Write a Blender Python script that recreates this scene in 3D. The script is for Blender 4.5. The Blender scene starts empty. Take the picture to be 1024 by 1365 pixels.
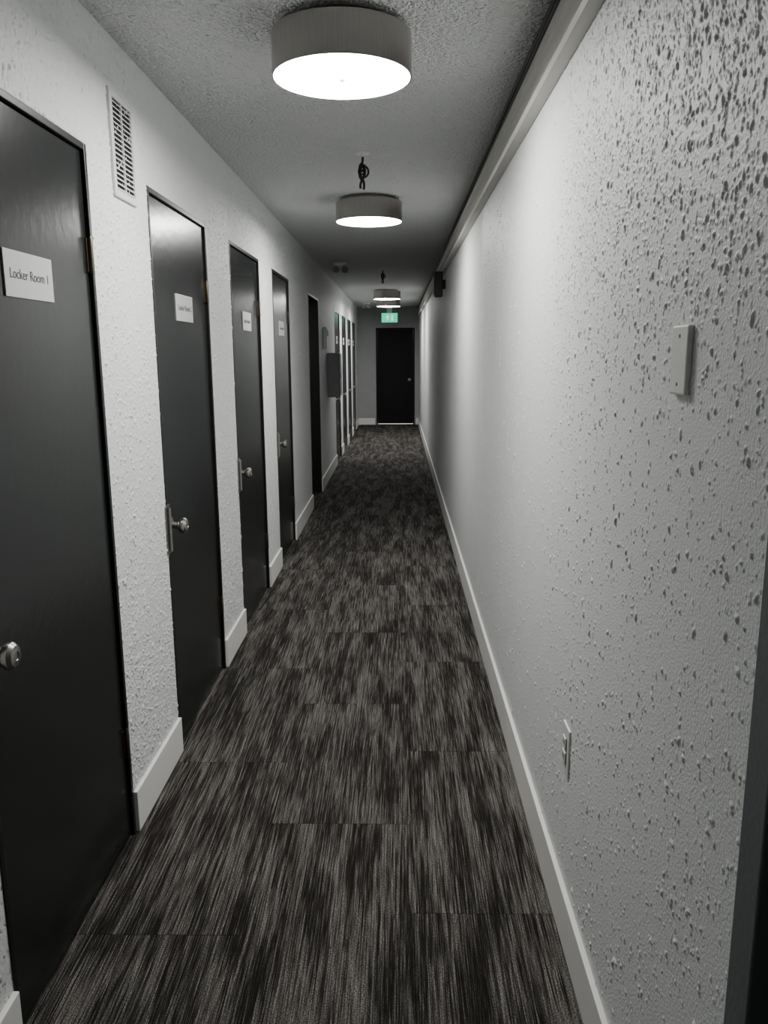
import bpy, bmesh, math, random
import numpy as np
from mathutils import Vector, Matrix
random.seed(4)
scene=bpy.context.scene
H=2.45; CH=1.52; XL=-0.855; XR=0.437; YF=17.2; YB=-1.6

# ---------------- node helpers ----------------
def newmat(name):
    m=bpy.data.materials.new(name); m.use_nodes=True
    nt=m.node_tree; b=nt.nodes['Principled BSDF']
    return m,nt,b
def N(nt,t,**kw):
    n=nt.nodes.new(t)
    for k,v in kw.items(): setattr(n,k,v)
    return n
def setin(nt,sock,v):
    if isinstance(v,bpy.types.NodeSocket): nt.links.new(v,sock)
    else: sock.default_value=v
def M(nt,op,a,b=0.0,c=None,clamp=False):
    n=N(nt,'ShaderNodeMath',operation=op,use_clamp=clamp)
    setin(nt,n.inputs[0],a); setin(nt,n.inputs[1],b)
    if c is not None: setin(nt,n.inputs[2],c)
    return n.outputs[0]
def MR(nt,v,a,b,c,d):
    n=N(nt,'ShaderNodeMapRange'); n.clamp=True
    setin(nt,n.inputs['Value'],v)
    for k,x in zip(('From Min','From Max','To Min','To Max'),(a,b,c,d)): setin(nt,n.inputs[k],x)
    return n.outputs['Result']
def MIX(nt,f,a,b):
    n=N(nt,'ShaderNodeMix',data_type='RGBA')
    setin(nt,n.inputs[0],f); setin(nt,n.inputs[6],a); setin(nt,n.inputs[7],b)
    return n.outputs[2]
def coord(nt,scale=(1,1,1)):
    tc=N(nt,'ShaderNodeTexCoord'); mp=N(nt,'ShaderNodeMapping')
    mp.inputs['Scale'].default_value=scale
    nt.links.new(tc.outputs['Object'],mp.inputs['Vector'])
    return mp.outputs['Vector']
def noise(nt,vec,scale,detail=2,rough=.5,w=None):
    n=N(nt,'ShaderNodeTexNoise')
    if w is not None:
        n.noise_dimensions='4D'; setin(nt,n.inputs['W'],w)
    nt.links.new(vec,n.inputs['Vector'])
    n.inputs['Scale'].default_value=scale; n.inputs['Detail'].default_value=detail
    n.inputs['Roughness'].default_value=rough
    return n.outputs['Fac']
def bump(nt,b,h,dist,strength=1.0):
    n=N(nt,'ShaderNodeBump'); n.inputs['Strength'].default_value=strength
    n.inputs['Distance'].default_value=dist
    nt.links.new(h,n.inputs['Height']); nt.links.new(n.outputs[0],b.inputs['Normal'])

def plain(name,col,rough=.5,metal=0,var=.06,bmp=0.0,bscale=200,spec=.5):
    m,nt,b=newmat(name)
    v=coord(nt); n=noise(nt,v,9,1)
    c1=tuple(x*(1-var) for x in col)+(1,); c2=tuple(min(1,x*(1+var)) for x in col)+(1,)
    nt.links.new(MIX(nt,n,c1,c2),b.inputs['Base Color'])
    b.inputs['Roughness'].default_value=rough; b.inputs['Metallic'].default_value=metal
    b.inputs['Specular IOR Level'].default_value=spec
    if bmp: bump(nt,b,noise(nt,v,bscale,2),bmp)
    return m

def textured_wall(name,col,elong,dist,amount,fine=.25,rough=.6,s=75):
    m,nt,b=newmat(name)
    v=coord(nt,(1,1,elong))
    nz=N(nt,'ShaderNodeTexNoise'); nt.links.new(v,nz.inputs['Vector']); nz.inputs['Scale'].default_value=90; nz.inputs['Detail'].default_value=1
    sub=N(nt,'ShaderNodeVectorMath',operation='SUBTRACT'); nt.links.new(nz.outputs['Color'],sub.inputs[0]); sub.inputs[1].default_value=(.5,.5,.5)
    sc=N(nt,'ShaderNodeVectorMath',operation='SCALE'); nt.links.new(sub.outputs[0],sc.inputs[0]); sc.inputs['Scale'].default_value=.010
    ad=N(nt,'ShaderNodeVectorMath',operation='ADD'); nt.links.new(v,ad.inputs[0]); nt.links.new(sc.outputs[0],ad.inputs[1])
    vo=N(nt,'ShaderNodeTexVoronoi'); vo.inputs['Scale'].default_value=s
    nt.links.new(ad.outputs[0],vo.inputs['Vector'])
    sp=N(nt,'ShaderNodeSeparateColor'); nt.links.new(vo.outputs['Color'],sp.inputs[0])
    r=MR(nt,sp.outputs[0],0,1,-.15,.42)
    h=MR(nt,M(nt,'SUBTRACT',r,vo.outputs['Distance']),0,.16,0,amount)
    h=M(nt,'MULTIPLY_ADD',nz.outputs['Fac'],fine,h)
    bump(nt,b,h,dist)
    n=noise(nt,v,3,1)
    nt.links.new(MIX(nt,n,tuple(x*.95 for x in col)+(1,),col+(1,)),b.inputs['Base Color'])
    b.inputs['Roughness'].default_value=rough
    b.inputs['Specular IOR Level'].default_value=.3
    return m

WC=(.71,.728,.72)
mat_wallR=textured_wall('wall_paint_knockdown',WC,.7,.006,1.0)
mat_wallL=textured_wall('wall_paint_popped',WC,.8,.008,1.0)
mat_wallN=plain('wall_paint_relief',WC,.5,var=.03,bmp=.0014,bscale=190,spec=.4)
mat_ceil=textured_wall('ceiling_stipple',(.65,.66,.66),1,.035,1.0,.5,.8,s=85)
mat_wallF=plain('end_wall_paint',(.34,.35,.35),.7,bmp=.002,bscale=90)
mat_bb=plain('baseboard_white_paint',(.82,.82,.79),.35,var=.02)
mat_trim=plain('raceway_paint',(.50,.485,.45),.45,var=.05)
mat_door=plain('door_black_paint',(.012,.0145,.014),.23,bmp=.0004,bscale=35,var=.12,spec=.5)
mat_frame=plain('frame_black_paint',(.005,.005,.0055),.4)
mat_fardoor=plain('far_door_black',(.004,.004,.004),.6,spec=.2)
mat_grey=plain('grey_casing_paint',(.12,.135,.14),.5,bmp=.0008,bscale=80)
mat_plastic=plain('white_plastic',(.72,.72,.70),.35,var=.02)
mat_sign=plain('sign_plastic',(.58,.58,.565),.4,var=.02)
mat_ink=plain('sign_ink',(.03,.03,.03),.6)
mat_black=plain('black_rubber',(.01,.01,.01),.5)
mat_brass=plain('antique_hinge_brass',(.16,.13,.10),.38,metal=1)
mat_nickel=plain('satin_nickel_knob',(.36,.345,.32),.3,metal=1)
mat_vent=plain('vent_white_metal',(.62,.62,.61),.4,var=.02)
mat_dark=plain('duct_dark',(.01,.01,.01),.9)
mat_boxgrey=plain('cabinet_grey_metal',(.22,.23,.23),.45)
mat_concrete=plain('vestibule_concrete',(.7,.7,.68),.8)

m,nt,b=newmat('brushed_nickel_drum'); v=coord(nt,(1,1,.02))
n=noise(nt,v,450,1,.5)
nt.links.new(MIX(nt,MR(nt,n,.3,.7,0,1),(.40,.382,.36,1),(.46,.44,.415,1)),b.inputs['Base Color'])
b.inputs['Metallic'].default_value=1; b.inputs['Roughness'].default_value=.30
mat_drum=m
def emis(name,col,s):
    m,nt,b=newmat(name); v=coord(nt); n=noise(nt,v,5,1)
    nt.links.new(MIX(nt,n,tuple(x*.97 for x in col)+(1,),col+(1,)),b.inputs['Emission Color'])
    b.inputs['Base Color'].default_value=(.8,.8,.8,1) if s>20 else (.02,.3,.2,1)
    b.inputs['Emission Strength'].default_value=s; return m
mat_diff=emis('frosted_diffuser_glow',(1.0,.985,.96),84)
mat_exit=emis('exit_sign_green',(0.0,.62,.33),1.5)
mat_exitw=emis('exit_sign_white',(.7,1.0,.85),1.2)

# carpet
m,nt,b=newmat('carpet_plank_streaks')
tc=N(nt,'ShaderNodeTexCoord'); sx=N(nt,'ShaderNodeSeparateXYZ'); nt.links.new(tc.outputs['Object'],sx.inputs[0])
X,Y=sx.outputs[0],sx.outputs[1]
cu=M(nt,'DIVIDE',M(nt,'ADD',X,.42),.457); ci=M(nt,'FLOOR',cu); cf=M(nt,'SUBTRACT',cu,ci)
par=M(nt,'FLOORED_MODULO',ci,2.0)
yo=M(nt,'SUBTRACT',Y,M(nt,'MULTIPLY_ADD',par,-.47,2.37))
yo=M(nt,'SUBTRACT',yo,M(nt,'MULTIPLY',ci,.045))
yu=M(nt,'DIVIDE',yo,.914); yi=M(nt,'FLOOR',yu); yf=M(nt,'SUBTRACT',yu,yi)
wid=M(nt,'MULTIPLY_ADD',ci,7.31,M(nt,'MULTIPLY',yi,3.77))
def cv(a,bb):
    c=N(nt,'ShaderNodeCombineXYZ'); nt.links.new(M(nt,'MULTIPLY',X,a),c.inputs[0]); nt.links.new(M(nt,'MULTIPLY',Y,bb),c.inputs[1]); return c.outputs[0]
patch=noise(nt,cv(15,2.0),1,3,.6,wid)
strk=noise(nt,cv(200,3.6),1,4,.72,wid)
yarn=noise(nt,cv(400,5),1,2,.7)
grain=noise(nt,cv(240,330),1,1,.6)
mk=M(nt,'ADD',M(nt,'MULTIPLY',M(nt,'SUBTRACT',patch,.5),1.0),M(nt,'MULTIPLY',M(nt,'SUBTRACT',strk,.5),1.55))
mk=MR(nt,mk,-.07,.13,0,1)
line=MR(nt,yarn,.40,.60,0,1)
lo=M(nt,'MULTIPLY',MR(nt,yarn,.53,.65,0,1),.34)
hi=M(nt,'MULTIPLY_ADD',line,.78,.15)
t=M(nt,'ADD',M(nt,'MULTIPLY',hi,mk),M(nt,'MULTIPLY',lo,M(nt,'SUBTRACT',1.0,mk)))
t2=M(nt,'MULTIPLY',t,MR(nt,grain,.38,.60,.22,1.08))
c=MIX(nt,t2,(.0118,.0098,.0084,1),(.29,.276,.257,1))
ed=M(nt,'MINIMUM',M(nt,'MULTIPLY',M(nt,'MINIMUM',cf,M(nt,'SUBTRACT',1.0,cf)),.457),M(nt,'MULTIPLY',M(nt,'MINIMUM',yf,M(nt,'SUBTRACT',1.0,yf)),.914))
seam=MR(nt,ed,.0004,.0024,.42,1)
vm=N(nt,'ShaderNodeVectorMath',operation='SCALE'); nt.links.new(c,vm.inputs[0]); nt.links.new(seam,vm.inputs['Scale'])
nt.links.new(vm.outputs[0],b.inputs['Base Color'])
b.inputs['Roughness'].default_value=.95; b.inputs['Specular IOR Level'].default_value=.1
bump(nt,b,M(nt,'ADD',grain,yarn),.003,.7)
mat_carpet=m

# ---------------- mesh helpers ----------------
def finish(bm,name,mats,parent=None,smooth=False,bevel=0):
    me=bpy.data.meshes.new(name); bm.normal_update(); bm.to_mesh(me); bm.free()
    for mm in (mats if isinstance(mats,(list,tuple)) else [mats]): me.materials.append(mm)
    o=bpy.data.objects.new(name,me); scene.collection.objects.link(o)
    if parent: o.parent=parent
    if smooth:
        for p in me.polygons: p.use_smooth=True
        md=o.modifiers.new('es','EDGE_SPLIT'); md.split_angle=math.radians(35)
    if bevel:
        md=o.modifiers.new('bev','BEVEL'); md.width=bevel; md.segments=2; md.limit_method='ANGLE'
    return o
def addbox(bm,x0,x1,y0,y1,z0,z1,mi=0):
    vs=[bm.verts.new((x,y,z)) for x in (x0,x1) for y in (y0,y1) for z in (z0,z1)]
    for f in ((0,1,3,2),(4,6,7,5),(0,4,5,1),(2,3,7,6),(0,2,6,4),(1,5,7,3)):
        fa=bm.faces.new([vs[i] for i in f]); fa.material_index=mi
    return vs
def boxes(name,lst,mats,parent=None,bevel=0):
    bm=bmesh.new()
    for b_ in lst: addbox(bm,*b_)
    bmesh.ops.recalc_face_normals(bm,faces=bm.faces)
    return finish(bm,name,mats,parent,bevel=bevel)
def lathe(name,prof,mats,parent=None,axis='Z',loc=(0,0,0),seg=48,mis=None):
    bm=bmesh.new(); rings=[]
    for r,h in prof:
        ring=[]
        for i in range(seg):
            a=2*math.pi*i/seg; p=(max(r,1e-5)*math.cos(a),max(r,1e-5)*math.sin(a),h)
            if axis=='X': p=(p[2],p[0],p[1])
            elif axis=='Y': p=(p[1],p[2],p[0])
            ring.append(bm.verts.new((p[0]+loc[0],p[1]+loc[1],p[2]+loc[2])))
        rings.append(ring)
    for k in range(len(rings)-1):
        for i in range(seg):
            f=bm.faces.new((rings[k][i],rings[k][(i+1)%seg],rings[k+1][(i+1)%seg],rings[k+1][i]))
            if mis: f.material_index=mis[k]
    bmesh.ops.remove_doubles(bm,verts=bm.verts,dist=1e-4)
    bmesh.ops.recalc_face_normals(bm,faces=bm.faces)
    return finish(bm,name,mats,parent,smooth=True)
def empty(name,loc=(0,0,0)):
    e=bpy.data.objects.new(name,None); scene.collection.objects.link(e); e.location=loc; e.empty_display_size=.05
    return e
def tube(name,pts,r,mat,parent=None,cyc=False):
    cu=bpy.data.curves.new(name,'CURVE'); cu.dimensions='3D'; cu.bevel_depth=r; cu.bevel_resolution=3; cu.use_fill_caps=True
    sp=cu.splines.new('NURBS' if len(pts)>2 else 'POLY'); sp.points.add(len(pts)-1)
    for p,q in zip(sp.points,pts): p.co=(*q,1)
    if len(pts)>2: sp.order_u=3; sp.use_endpoint_u=True
    sp.use_cyclic_u=cyc
    o=bpy.data.objects.new(name,cu); scene.collection.objects.link(o)
    dg=bpy.context.evaluated_depsgraph_get(); me=bpy.data.meshes.new_from_object(o.evaluated_get(dg))
    bpy.data.objects.remove(o); me.materials.clear(); me.materials.append(mat)
    o=bpy.data.objects.new(name,me); scene.collection.objects.link(o)
    if parent: o.parent=parent
    for p in me.polygons: p.use_smooth=True
    return o
def textmesh(name,s,size,loc,rot,mat,parent,offset=0):
    cu=bpy.data.curves.new(name,'FONT'); cu.body=s; cu.size=size; cu.align_x='CENTER'; cu.align_y='CENTER'; cu.extrude=.0003; cu.offset=offset
    o=bpy.data.objects.new(name,cu); scene.collection.objects.link(o)
    dg=bpy.context.evaluated_depsgraph_get(); me=bpy.data.meshes.new_from_object(o.evaluated_get(dg))
    bpy.data.objects.remove(o); me.materials.clear(); me.materials.append(mat)
    me.transform(Matrix.Translation(loc)@rot.to_4x4())
    o=bpy.data.objects.new(name,me); scene.collection.objects.link(o); o.parent=parent
    return o

# real relief skin: splattered texture as displaced geometry
def relief(name,xw,side,y0,y1,z0,z1,step,dens,parent,seed,mat,hs=1.0):
    rng=np.random.default_rng(seed)
    ny=int(round((y1-y0)/step))+1; nz=int(round((z1-z0)/step))+1
    ys=np.linspace(y0,y1,ny); zs=np.linspace(z0,z1,nz)
    hmap=np.zeros((ny,nz),np.float32)
    n=int((y1-y0)*(z1-z0)*14000)
    cy=rng.uniform(y0,y1,n); cz=rng.uniform(z0,z1,n); keep=rng.uniform(0,1,n)<dens(cy,cz)
    cy=cy[keep]; cz=cz[keep]; n=len(cy)
    rad=.0018+.0046*rng.beta(1.0,4.4,n)
    el=rng.uniform(1.0,1.9,n); ht=hs*rad*rng.uniform(.40,.85,n); an=rng.normal(0,.45,n)
    for i in range(n):
        R_=rad[i]*el[i]*1.6
        a=max(0,int((cy[i]-R_-y0)/step)); b2=min(ny,int((cy[i]+R_-y0)/step)+2)
        c=max(0,int((cz[i]-R_-z0)/step)); d=min(nz,int((cz[i]+R_-z0)/step)+2)
        if a>=b2 or c>=d: continue
        dy=ys[a:b2,None]-cy[i]; dz=zs[None,c:d]-cz[i]
        u=dy*math.cos(an[i])+dz*math.sin(an[i]); v_=(-dy*math.sin(an[i])+dz*math.cos(an[i]))/el[i]
        th=np.arctan2(v_,u); rr=rad[i]*(1+.25*np.sin(2*th+i)+.2*np.sin(3*th+2.3*i))
        q=np.clip(1-(u*u+v_*v_)/(rr*rr),0,1)
        hh=ht[i]*np.sqrt(q)
        np.maximum(hmap[a:b2,c:d],hh,out=hmap[a:b2,c:d])
    hmap+=rng.normal(0,.00004,(ny,nz)).astype(np.float32)
    hmap[0,:]=0;hmap[-1,:]=0;hmap[:,0]=0;hmap[:,-1]=0
    co=np.empty((ny,nz,3),np.float32)
    co[...,0]=xw+side*(.0006+hmap); co[...,1]=ys[:,None]; co[...,2]=zs[None,:]
    idx=np.arange(ny*nz,dtype=np.int32).reshape(ny,nz)
    A,B,C,D=idx[:-1,:-1],idx[1:,:-1],idx[1:,1:],idx[:-1,1:]
    q=(np.stack([A,D,C,B],-1) if side<0 else np.stack([A,B,C,D],-1)).reshape(-1)
    me=bpy.data.meshes.new(name); nf=len(q)//4
    me.vertices.add(ny*nz); me.vertices.foreach_set('co',co.reshape(-1))
    me.loops.add(nf*4); me.loops.foreach_set('vertex_index',q.astype(np.int32))
    me.polygons.add(nf); me.polygons.foreach_set('loop_start',np.arange(0,nf*4,4,dtype=np.int32))
    me.polygons.foreach_set('use_smooth',np.ones(nf,dtype=bool))
    me.update(calc_edges=True); me.materials.append(mat)
    o=bpy.data.objects.new(name,me); scene.collection.objects.link(o)
    if parent: o.parent=parent
    return o

# ---------------- room shell ----------------
boxes('floor',[(-1.05,1.6,YB-.1,YF+.12,-.1,0)],mat_carpet)
boxes('ceiling',[(-1.05,1.6,YB-.1,YF+.12,H,H+.1)],mat_ceil)
DZ=2.083
doors=[(1.51,2.32),(2.86,3.70),(4.20,5.07),(5.60,6.43),(7.80,8.77),(11.0,11.9),(12.4,13.3),(13.8,14.7),(15.2,16.1)]
segs=[];bbs=[]; y=YB
for a,c_ in doors:
    segs.append((XL-.16,XL,y,a,0,H)); bbs.append((y,a)); segs.append((XL-.16,XL,a,c_,DZ,H)); y=c_
segs.append((XL-.16,XL,y,YF,0,H)); bbs.append((y,YF))
wl=boxes('wall_left',segs,mat_wallL)
dl=lambda y,z: .40+.14*np.sin(3*z+1)
relief('texture_strip_1',XL,1,2.322,2.858,.142,H-.002,.0024,dl,wl,11,mat_wallN,1.4)
relief('texture_strip_2',XL,1,3.702,4.198,.142,H-.002,.0035,dl,wl,12,mat_wallN,1.4)
relief('texture_header_1',XL,1,1.0,2.3215,DZ+.002,H-.002,.003,dl,wl,13,mat_wallN,1.3)
relief('texture_header_2',XL,1,2.8585,3.7015,DZ+.002,H-.002,.004,dl,wl,14,mat_wallN,1.2)
boxes('baseboard_left',[(XL,XL+.014,a+(.002 if a>YB else 0),b_-.002,0,.14) for a,b_ in bbs],mat_bb,bevel=.002)
boxes('wall_left_backing',[(XL-.30,XL-.17,YB,YF,0,H)],mat_dark)
YE=.905
wr=boxes('wall_right',[(XR,XR+.14,YE,YF,0,H),(XR,XR+.14,YE-.95,YE,2.10,H),(XR,XR+.14,YB,YE-.95,0,H)],mat_wallR)
def dr(y,z):
    top=np.clip((z-1.38)/.6,0,1); near=np.clip((2.6-y)/1.3,0,1)
    return .075+.82*top*(.12+.88*near)+.055*near
relief('texture_near',XR,-1,YE+.001,2.3,.142,H-.2,.0020,dr,wr,21,mat_wallN,1.05)
relief('texture_mid',XR,-1,2.3,4.3,.142,H-.2,.0035,dr,wr,22,mat_wallN,1.05)
boxes('baseboard_right',[(XR-.014,XR,YE+.002,YF,0,.14),(XR-.014,XR,YB,YE-1.02,0,.14)],mat_bb,bevel=.002)
FX0,FX1,FZ=-.466,.352,2.03
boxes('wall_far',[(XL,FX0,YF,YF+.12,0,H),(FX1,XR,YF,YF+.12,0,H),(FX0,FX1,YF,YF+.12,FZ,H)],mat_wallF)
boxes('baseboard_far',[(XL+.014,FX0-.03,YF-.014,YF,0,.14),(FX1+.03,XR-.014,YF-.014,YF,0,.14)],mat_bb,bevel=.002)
boxes('wall_near',[(XL,XR+.14,YB-.1,YB,0,H)],mat_wallL)
bm=bmesh.new()
prof=[(0,-.055),(-.022,-.055),(-.03,-.075),(-.03,-.105),(-.02,-.115),(-.02,-.165),(-.034,-.178),(-.040,-.192),(-.034,-.204),(-.018,-.210),(0,-.210)]
ra=[bm.verts.new((XR+p[0],YB,H+p[1])) for p in prof]; rb=[bm.verts.new((XR+p[0],YF,H+p[1])) for p in prof]
for i in range(len(prof)-1): bm.faces.new((ra[i],ra[i+1],rb[i+1],rb[i]))
bm.faces.new(ra); bm.faces.new(rb[::-1]); bmesh.ops.recalc_face_normals(bm,faces=bm.faces)
finish(bm,'trim_right',mat_trim,smooth=True)
cab=empty('ceiling_cable',(0,0,0))
for k,(dx,dz,r) in enumerate([(-.016,-.012,.010),(-.020,-.046,.007)]):
    pts=[]; yy=YB
    while yy<YF-.02:
        pts.append((XR+dx+random.uniform(-.002,.002),yy,H+dz+random.uniform(-.003,.001))); yy+=.35
    tube('cable_%d'%k,pts,r,mat_black,cab)

# ---------------- doors ----------------
def knob(parent,x,y,z,s=1):
    lathe('knob_rose',[(0,0),(.033*s,0),(.033*s,.006),(.026*s,.010),(.013*s,.012),(.012*s,.028),(.022*s,.036),(.029*s,.048),(.029*s,.058),(.022*s,.066),(.010*s,.068),(.009*s,.066),(0,.066)],mat_nickel,parent,'X',(x,y,z),32)
def hinge(parent,x,y,z):
    boxes('hinge_leaf',[(x-.002,x+.003,y-.014,y+.002,z-.045,z+.045)],mat_brass,parent)
    lathe('hinge_barrel',[(0,-.05),(.005,-.05),(.0065,-.046),(.0065,.046),(.005,.05),(0,.05)],mat_brass,parent,'Z',(x+.008,y+.002,z),12)
FR=.018
for i,(a,c_) in enumerate(doors):
    rec=.008 if i!=4 else .11
    xf=XL-rec
    e=empty('door_%d'%(i+1))
    boxes('frame',[(XL-.15,XL+.003,a,a+FR,0,DZ),(XL-.15,XL+.003,c_-FR,c_,0,DZ),(XL-.15,XL+.003,a+FR,c_-FR,DZ-FR,DZ)],mat_frame,e,bevel=.002)
    boxes('leaf',[(xf-.04,xf,a+FR+.003,c_-FR-.003,.008,DZ-FR-.003)],mat_door,e,bevel=.002)
    hy=c_-FR-.002
    for hz in (.32,1.79): hinge(e,xf+.001,hy,hz)
    ky=a+FR+.050
    knob(e,xf,ky if i else 1.556,.885 if i else .905)
    if 0<i<4 :
        boxes('latch_guard',[(XL+.0035,XL+.0065,a-.018,a+.030,.790,.975),(XL+.0066,XL+.018,a+.002,a+.007,.80,.965)],mat_nickel,e,bevel=.0012)
    if i!=4:
        cy=(a+c_)/2+.02 if i else 1.920
        w=.25
        sz0,sz1=CH+.127,CH+.230
        boxes('sign_plate',[(xf,xf+.004,cy-w/2,cy+w/2,sz0,sz1)],mat_sign,e,bevel=.001)
        rot=Matrix(((0,0,1),(1,0,0),(0,1,0)))
        textmesh('sign_text','Locker Room %d'%(i+1),.032,(xf+.0045,cy,(sz0+sz1)/2),rot,mat_ink,e,-.0002)
e=empty('door_exit')
boxes('frame',[(FX0,FX0+.03,YF-.01,YF+.12,0,FZ),(FX1-.03,FX1,YF-.01,YF+.12,0,FZ),(FX0+.03,FX1-.03,YF-.01,YF+.12,FZ-.03,FZ)],mat_fardoor,e)
boxes('leaf',[(FX0+.032,FX1-.032,YF+.02,YF+.06,.022,FZ-.032)],mat_fardoor,e)
lathe('knob',[(0,0),(.033,0),(.033,-.008),(.014,-.012),(.013,-.03),(.028,-.045),(.028,-.058),(.015,-.068),(0,-.068)],mat_nickel,e,'Y',(FX1-.11,YF+.02,.95),24)
boxes('vestibule_floor',[(-.7,.6,YF+.121,YF+1.2,-.05,0)],mat_concrete)
L=bpy.data.lights.new('vestibule_lamp','AREA'); L.energy=60; L.size=.6
lo=bpy.data.objects.new('vestibule_lamp',L); lo.location=(0,YF+.6,2.2); scene.collection.objects.link(lo)
e=empty('door_side')
boxes('casing',[(XR-.012,XR+.15,YE-.06,YE,0,2.10),(XR-.012,XR+.15,YE-.95,YE-.89,0,2.10),(XR-.012,XR+.15,YE-.89,YE-.06,2.04,2.10)],mat_grey,e,bevel=.003)
boxes('leaf',[(XR+.02,XR+.06,YE-.887,YE-.063,.008,2.037)],mat_grey,e,bevel=.002)

# ---------------- ceiling lights ----------------
def drum(x,y):
    e=empty('drum_ceiling_light',(x,y,H-.005))
    R=.205
    lathe('shade',[(R-.02,-.018),(R,-.018),(R,-.131),(R-.004,-.131),(R-.004,-.03),(R-.02,-.03)],mat_drum,e,seg=128)
    lathe('canopy',[(0,.005),(.16,.005),(.16,-.017),(R-.02,-.018),(R-.02,-.03),(0,-.03)],mat_nickel,e,seg=64)
    lathe('diffuser',[(R-.005,-.112),(R-.005,-.127),(R-.03,-.1295),(.12,-.131),(0,-.1315)],mat_diff,e,seg=96)
    lathe('finial',[(0,-.1315),(.010,-.132),(.010,-.136),(.005,-.141),(0,-.142)],mat_plastic,e,seg=20)
for x,y in ((-.163,2.555),(-.178,5.2),(-.165,12.5),(-.165,14.5)): drum(x,y)

def dangle(x,y,s=1):
    e=empty('hanging_cable_loop',(x,y,H))
    lathe('canopy_plate',[(0,0),(.035,0),(.035,-.004),(.028,-.009),(.008,-.012),(.008,-.02),(0,-.02)],mat_plastic,e,seg=28)
    tube('stem',[(0,0,-.015),(.004,0,-.03),(-.003,.004,-.05)],.006,mat_black,e)
    for k in range(4):
        a=k*1.1; pts=[]
        w=.013+.004*k
        for j in range(9):
            t=j/8*2*math.pi
            pts.append((w*math.sin(t)*math.cos(a)+.003*k-.004,w*math.sin(t)*math.sin(a),-.085-.04*math.cos(t+0)*(1-.1*k)))
        tube('loop_%d'%k,pts,.0048,mat_black,e)
    pts=[(.011*math.cos(j*1.3),.011*math.sin(j*1.3),-.055-.0035*j) for j in range(12)]
    tube('tie_wrap',pts,.004,mat_black,e)
    tube('tail_a',[(0,0,-.12),(.012,0,-.140),(.004,.003,-.165)],.006,mat_black,e)
    tube('tail_b',[(0,0,-.12),(-.014,0,-.137),(-.010,.003,-.160)],.006,mat_black,e)
dangle(-.167,4.04); dangle(-.17,9.35)

def emlight(x,y):
    e=empty('emergency_light',(x,y,H))
    boxes('base',[(-.07,.07,-.04,.04,-.022,0)],mat_plastic,e,bevel=.005)
    for s in (-1,1):
        lathe('lamp_arm',[(0,-.02),(.009,-.02),(.009,-.05),(0,-.05)],mat_plastic,e,seg=16,loc=(s*.045,0,0))
        lathe('lamp_head',[(0,.03),(.02,.03),(.032,.005),(.038,-.03),(.036,-.034)],mat_plastic,e,'Y',(s*.045,0,-.075),28)
        lathe('lamp_lens',[(.034,-.0335),(.028,-.031),(0,-.030)],mat_boxgrey,e,'Y',(s*.045,0,-.075),28)
emlight(-.60,8.7); emlight(-.60,15.6)

e=empty('exit_sign',(-.17,16.6,0))
boxes('housing',[(-.165,.165,-.03,.03,2.115,2.305)],mat_plastic,e,bevel=.006)
boxes('mount',[(-.05,.05,-.02,.02,2.305,H)],mat_plastic,e)
boxes('face',[(-.160,.160,-.034,-.0305,2.119,2.301)],mat_exit,e)
boxes('pictogram_door',[(.035,.075,-.0365,-.0345,2.15,2.27)],mat_exitw,e)
boxes('pictogram_body',[(-.055,-.02,-.0365,-.0345,2.19,2.245),(-.085,-.01,-.0365,-.0345,2.225,2.236),(-.06,-.045,-.0365,-.0345,2.15,2.195),(-.03,-.005,-.0365,-.0345,2.18,2.192)],mat_exitw,e)
lathe('pictogram_head',[(0,-.0345),(.013,-.0345),(.013,-.0365),(0,-.0365)],mat_exitw,e,'Y',(-.03,0,2.262),16)

e=empty('wall_speaker',(XR,7.6,CH+.61))
boxes('bracket',[(-.03,0,-.03,.03,-.04,.04)],mat_black,e)
boxes('cabinet',[(-.10,-.028,-.075,.075,-.11,.11)],mat_black,e,bevel=.008)
boxes('grille',[(-.106,-.1005,-.062,.062,-.095+.02*k,-.083+.02*k) for k in range(10)],mat_black,e)

e=empty('wall_cabinet',(XL,9.95,0))
boxes('body',[(0,.14,-.17,.17,CH-.53,CH-.0)],mat_boxgrey,e,bevel=.005)
boxes('cabinet_door',[(.1405,.152,-.16,.16,CH-.52,CH-.01)],mat_boxgrey,e,bevel=.003)
boxes('latch',[(.1525,.165,-.145,-.13,CH-.30,CH-.24)],mat_nickel,e,bevel=.002)
e=empty('fire_alarm_strobe',(XL,9.35,CH+.17))
boxes('body',[(0,.045,-.055,.055,-.12,.12)],mat_plastic,e,bevel=.006)
boxes('strobe_lens',[(.0455,.06,-.04,.04,.02,.09)],mat_vent,e,bevel=.006)

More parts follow.
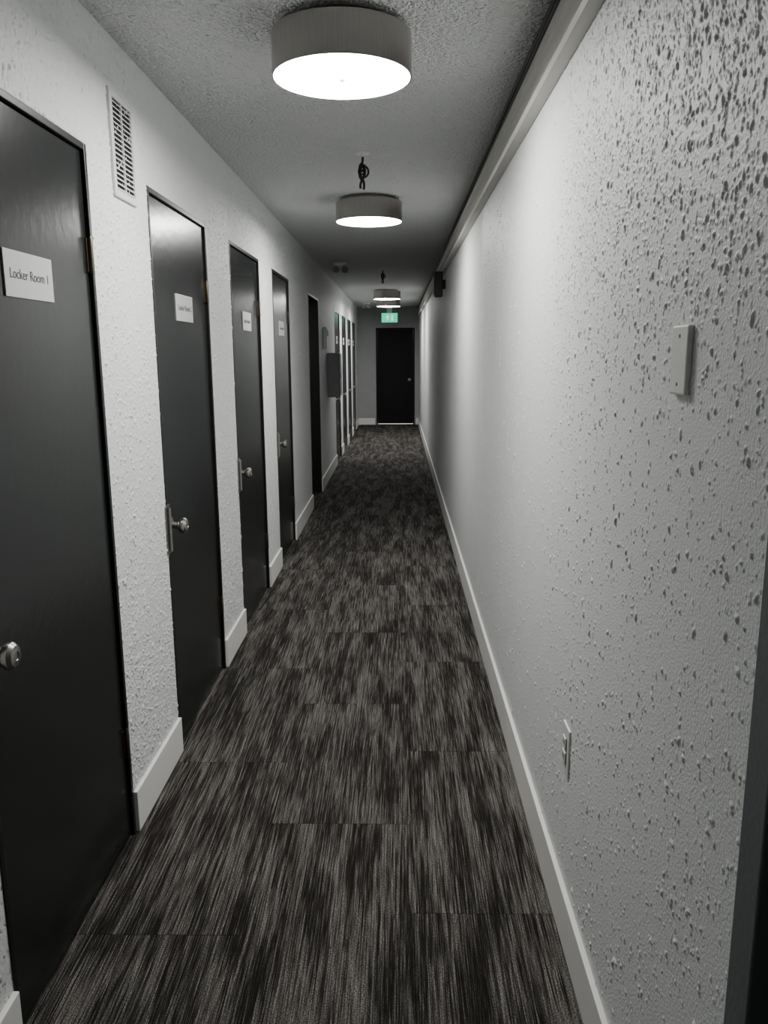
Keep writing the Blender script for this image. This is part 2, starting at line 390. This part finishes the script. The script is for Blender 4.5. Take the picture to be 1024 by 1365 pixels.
def plate(name,x,y,z,side,w=.072,h=.116,kind='switch'):
    e=empty(name,(x,y,z)); s=side
    def bx(n,x0,x1,*r,mat=mat_plastic,bevel=.001):
        a,b_=sorted((x0*s,x1*s)); return boxes(n,[(a,b_)+r],mat,e,bevel=bevel)
    th=.010 if kind=='blank' else .006
    bx('cover',0,th,-w/2,w/2,-h/2,h/2,bevel=.003)
    if kind=='outlet':
        bx('seam',.0055,.0063,-.0185,.0185,-.0385,.0385,mat=mat_boxgrey,bevel=0)
        for q in (-.0195,.0195):
            bx('receptacle',.0062,.0105,-.016,.016,q-.016,q+.016,bevel=.003)
            bx('slot_a',.0106,.0110,-.008,-.004,q-.005,q+.006,mat=mat_black,bevel=0)
            bx('slot_b',.0106,.0110,.004,.008,q-.005,q+.006,mat=mat_black,bevel=0)
    for q in ((-.036,.036) if kind=='blank' else (0,)):
        lathe('screw',[(0,th*s),(.003,th*s),(.003,(th+.0008)*s),(0,(th+.0012)*s)],mat_boxgrey,e,'X',(0,0,q),12)
plate('blank_wall_plate',XR,1.245,CH-.014,-1,w=.070,h=.104,kind='blank')
plate('wall_outlet',XR,1.915,.51,-1,w=.075,h=.13,kind='outlet')
plate('wall_outlet',XL,9.55,.35,1,kind='outlet')

e=empty('wall_vent',(XL,2.622,CH+.62))
w,h=.104,.152
boxes('frame',[(0,.010,-w,-w+.022,-h,h),(0,.010,w-.018,w,-h,h),(0,.010,-w+.022,w-.018,-h,-h+.022),(0,.010,-w+.022,w-.018,h-.022,h)],mat_vent,e,bevel=.002)
boxes('duct',[(.0030,.0036,-w+.020,w-.016,-h+.02,h-.02)],mat_dark,e)
bm=bmesh.new()
nl=18
for k in range(nl):
    z=-h+.022+(k+.5)*(2*h-.044)/nl
    vs=addbox(bm,.004,.009,-w+.022,w-.018,z-.0018,z+.0018)
    for v_ in vs:
        if v_.co.x>.006: v_.co.z-=.004
addbox(bm,.004,.0095,-.004,.002,-h+.022,h-.022)
bmesh.ops.recalc_face_normals(bm,faces=bm.faces)
finish(bm,'louvers',mat_vent,e)

# ---------------- camera ----------------
f=1063.0; p=math.atan(212.5/f); yaw=math.atan(20*math.cos(p)/f); r=.0061
F=Vector((-math.sin(yaw)*math.cos(p),math.cos(yaw)*math.cos(p),-math.sin(p)))
R0=Vector((math.cos(yaw),math.sin(yaw),0)); U0=R0.cross(F)
R=R0*math.cos(r)-U0*math.sin(r); U=R.cross(F)
cam=bpy.data.cameras.new('camera'); cam.sensor_fit='VERTICAL'; cam.sensor_height=36; cam.lens=f/1365*36; cam.clip_start=.02
co=bpy.data.objects.new('camera',cam); scene.collection.objects.link(co)
mw=Matrix.Identity(4)
for i in range(3):
    mw[i][0]=R[i]; mw[i][1]=U[i]; mw[i][2]=-F[i]
mw[0][3]=0; mw[1][3]=0; mw[2][3]=CH
co.matrix_world=mw
scene.camera=co
w=bpy.data.worlds.new('world'); scene.world=w; w.use_nodes=True
w.node_tree.nodes['Background'].inputs[0].default_value=(.02,.02,.02,1)
